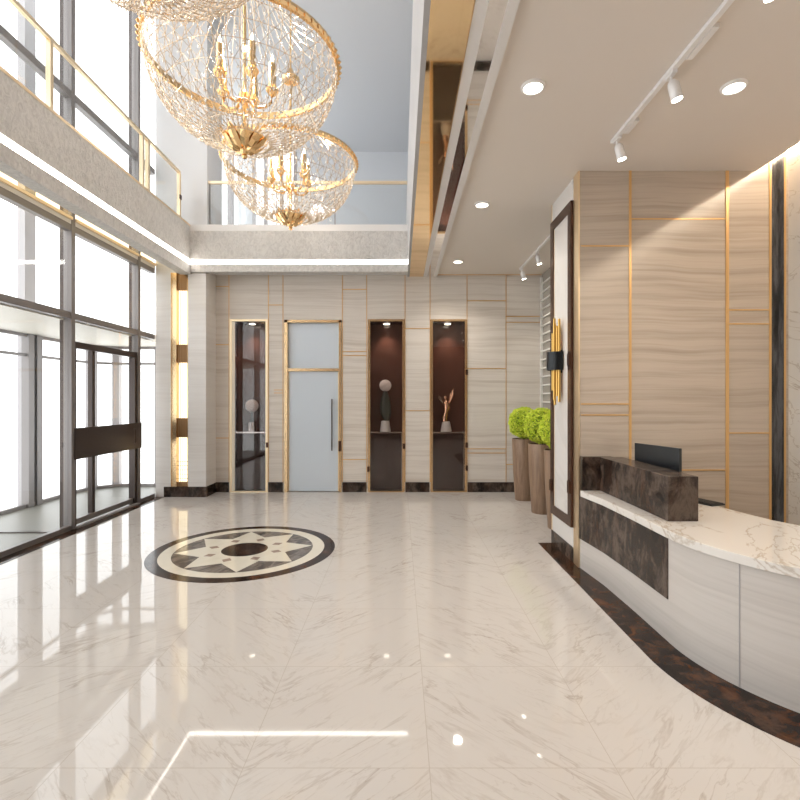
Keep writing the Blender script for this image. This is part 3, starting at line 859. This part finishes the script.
bd.build('rim_beads', M['gold_bright'], rim)['kind'] = 'stuff'
# crystal net: meridians, hoops, crossing strands, beads
net = MB(); bead = MB()
NM, NH = 48, 15
def P(k, u):
    r_, z_ = prof(u); t_ = 2*PI*k/NM
    return (r_*math.cos(t_), r_*math.sin(t_), z_)
us = [i_/NH for i_ in range(NH+1)]
for k in range(NM):
    net.tube([P(k, u) for u in us], .0036, 4, cap=False)
    net.tube([P(k+i_*.5, u) for i_, u in enumerate(us)], .0026, 4, cap=False)
    net.tube([P(k-i_*.5, u) for i_, u in enumerate(us)], .0026, 4, cap=False)
for u in us[1::2]:
    net.tube([P(k, u) for k in range(NM)], .0036, 4, closed=True)
for k in range(NM):
    for i_, u in enumerate(us[:-1]):
        p_ = Vector(P(k + (.25 if i_ % 2 else -.25), u+R.uniform(-.02,.02)))
        bead.octa(p_, .012*R.uniform(.7,1.2), .021*R.uniform(.7,1.2))
net.build('crystal_net', M['strand'], ch)['kind'] = 'stuff'
bead.build('crystal_beads', M['crystal'], ch)['kind'] = 'stuff'
# upper tent of strands from the rim to the crown
tent = MB()
for k in range(28):
    t_ = 2*PI*k/28; pts = []
    for i_ in range(7):
        s_ = i_/6; r_ = DR*(1-s_)+.10*s_ - .10*math.sin(PI*s_); z_ = zb+.03+1.15*s_**1.5
        pts.append((r_*math.cos(t_+s_*.3), r_*math.sin(t_+s_*.3), z_))
    tent.tube(pts, .003, 4, cap=False)
tent.build('upper_strands', M['strand'], ch)['kind'] = 'stuff'
smooth_by_angle(MB().lathe([(.03,2.15),(.11,2.12),(.13,2.16),(.10,2.20),(.05,2.24),(.03,2.30)], 32).build('crown', M['gold_bright'], ch))
smooth_by_angle(MB().lathe([(.014,.20),(.022,.5),(.022,.56),(.05,.58),(.055,.64),(.02,.68),(.016,.9),(.016,2.12)], 20).build('stem', M['gold_bright'], ch))
MB().tube([(0,0,2.28),(0,0,ZT-(ZRIM-.97)-.05)], .012, 8).build('chain', M['gold_bright'], ch)
smooth_by_angle(MB().lathe([(.05,ZT-(ZRIM-.97)-.08),(.14,ZT-(ZRIM-.97)-.03),(.15,ZT-(ZRIM-.97)-.002)], 32).build('canopy', M['gold_bright'], ch))
# bottom rosette and finial
ro = smooth_by_angle(MB().lathe([(.018,.0),(.030,.02),(.022,.04),(.045,.06),(.05,.08),(.035,.10),(.09,.12),(.15,.15),(.20,.19),(.205,.215),(.17,.22),(.05,.22)], 40).build('finial', M['gold_bright'], ch))
lf = MB()
for k in range(10):
    t_ = 2*PI*k/10; d = Vector((math.cos(t_), math.sin(t_), 0)); u = Vector((-d.y, d.x, 0)); Z = Vector((0,0,1))
    pts = [(.05,.075,.018),(.11,.085,.038),(.17,.13,.045),(.225,.20,.035),(.245,.235,.01)]
    v_ = []; f_ = []
    for r_, z_, w_ in pts:
        v_ += [d*r_+Z*(z_+.012)-u*w_, d*r_+Z*(z_-.008), d*r_+Z*(z_+.012)+u*w_]
    for i_ in range(4):
        f_ += [(i_*3, i_*3+1, i_*3+4, i_*3+3), (i_*3+1, i_*3+2, i_*3+5, i_*3+4)]
    lf.add(v_, f_)
lf.build('acanthus_leaves', M['gold_bright'], ro)
# arms and candles
for k in range(5):
    t_ = 2*PI*k/5 + .25; d = Vector((math.cos(t_), math.sin(t_), 0)); Z = Vector((0,0,1))
    am = MB().tube([d*.03+Z*.60, d*.10+Z*.53, d*.19+Z*.54, d*.26+Z*.60, d*.27+Z*.68], [.018,.016,.015,.015,.018], 8)
    arm = am.build('arm', M['gold_bright'], ch, smooth=True)
    c_ = d*.27
    cd = MB(); cd.lathe([(.01,.66),(.045,.69),(.062,.72),(.064,.735),(.034,.74),(.044,.775),(.034,.81),(.042,.85),(.032,.89),(.036,.93),(.032,1.0),(.01,1.004)], 14, (c_.x, c_.y, 0))
    smooth_by_angle(cd.build('candle', M['gold_bright'], arm))
    bl = MB(); bl.lathe([(.006,1.0),(.016,1.02),(.017,1.04),(.008,1.075),(.001,1.10)], 12, (c_.x, c_.y, 0)); bl.build('bulb', M['bulb'], arm, smooth=True)
L = bpy.data.lights.new('chandelier_lamp', 'POINT'); L.energy = 42; L.color = (1,.94,.87); L.shadow_soft_size = .12
o = bpy.data.objects.new('chandelier_lamp', L); C.objects.link(o); o.location = (0,0,1.15); o.parent = ch
ch['label'] = 'large gold and crystal bowl chandelier hanging over the floor medallion'
c2 = copy_tree(ch); c2.location.y = 6.99; c2.rotation_euler.z = .4; c2['label'] = 'gold and crystal bowl chandelier hanging lower in view, nearest the back gallery'
c3 = copy_tree(ch); c3.location.y = 2.95; c3.rotation_euler.z = .8; c3['label'] = 'crystal bowl chandelier cut by the top edge, only its bottom showing'
for c_ in (ch, c2, c3): c_['group'] = 'bowl chandeliers in the double height hall'

# ------------------------------------------------------------------ world, camera, view
wd_ = bpy.data.worlds.new('overcast_sky'); S.world = wd_; wd_.use_nodes = True
bg = wd_.node_tree.nodes['Background']; bg.inputs[0].default_value = (.96,.98,1.0,1); bg.inputs[1].default_value = 2.6
cam = bpy.data.cameras.new('camera'); co_ = bpy.data.objects.new('camera', cam); C.objects.link(co_)
cam.sensor_width = 36; cam.lens = 489/800*36; cam.clip_start = .05
co_.location = (0,0,CAM_H); co_.rotation_euler = (PI/2,0,0)
S.camera = co_
S.view_settings.view_transform = 'Standard'; S.view_settings.look = 'None'; S.view_settings.gamma = 1; S.view_settings.use_curve_mapping = False
S.view_settings.exposure = 0.32
cy = S.cycles
cy.use_denoising = True
cy.max_bounces = 10; cy.diffuse_bounces = 5; cy.glossy_bounces = 5; cy.transparent_max_bounces = 24
cy.sample_clamp_indirect = 6
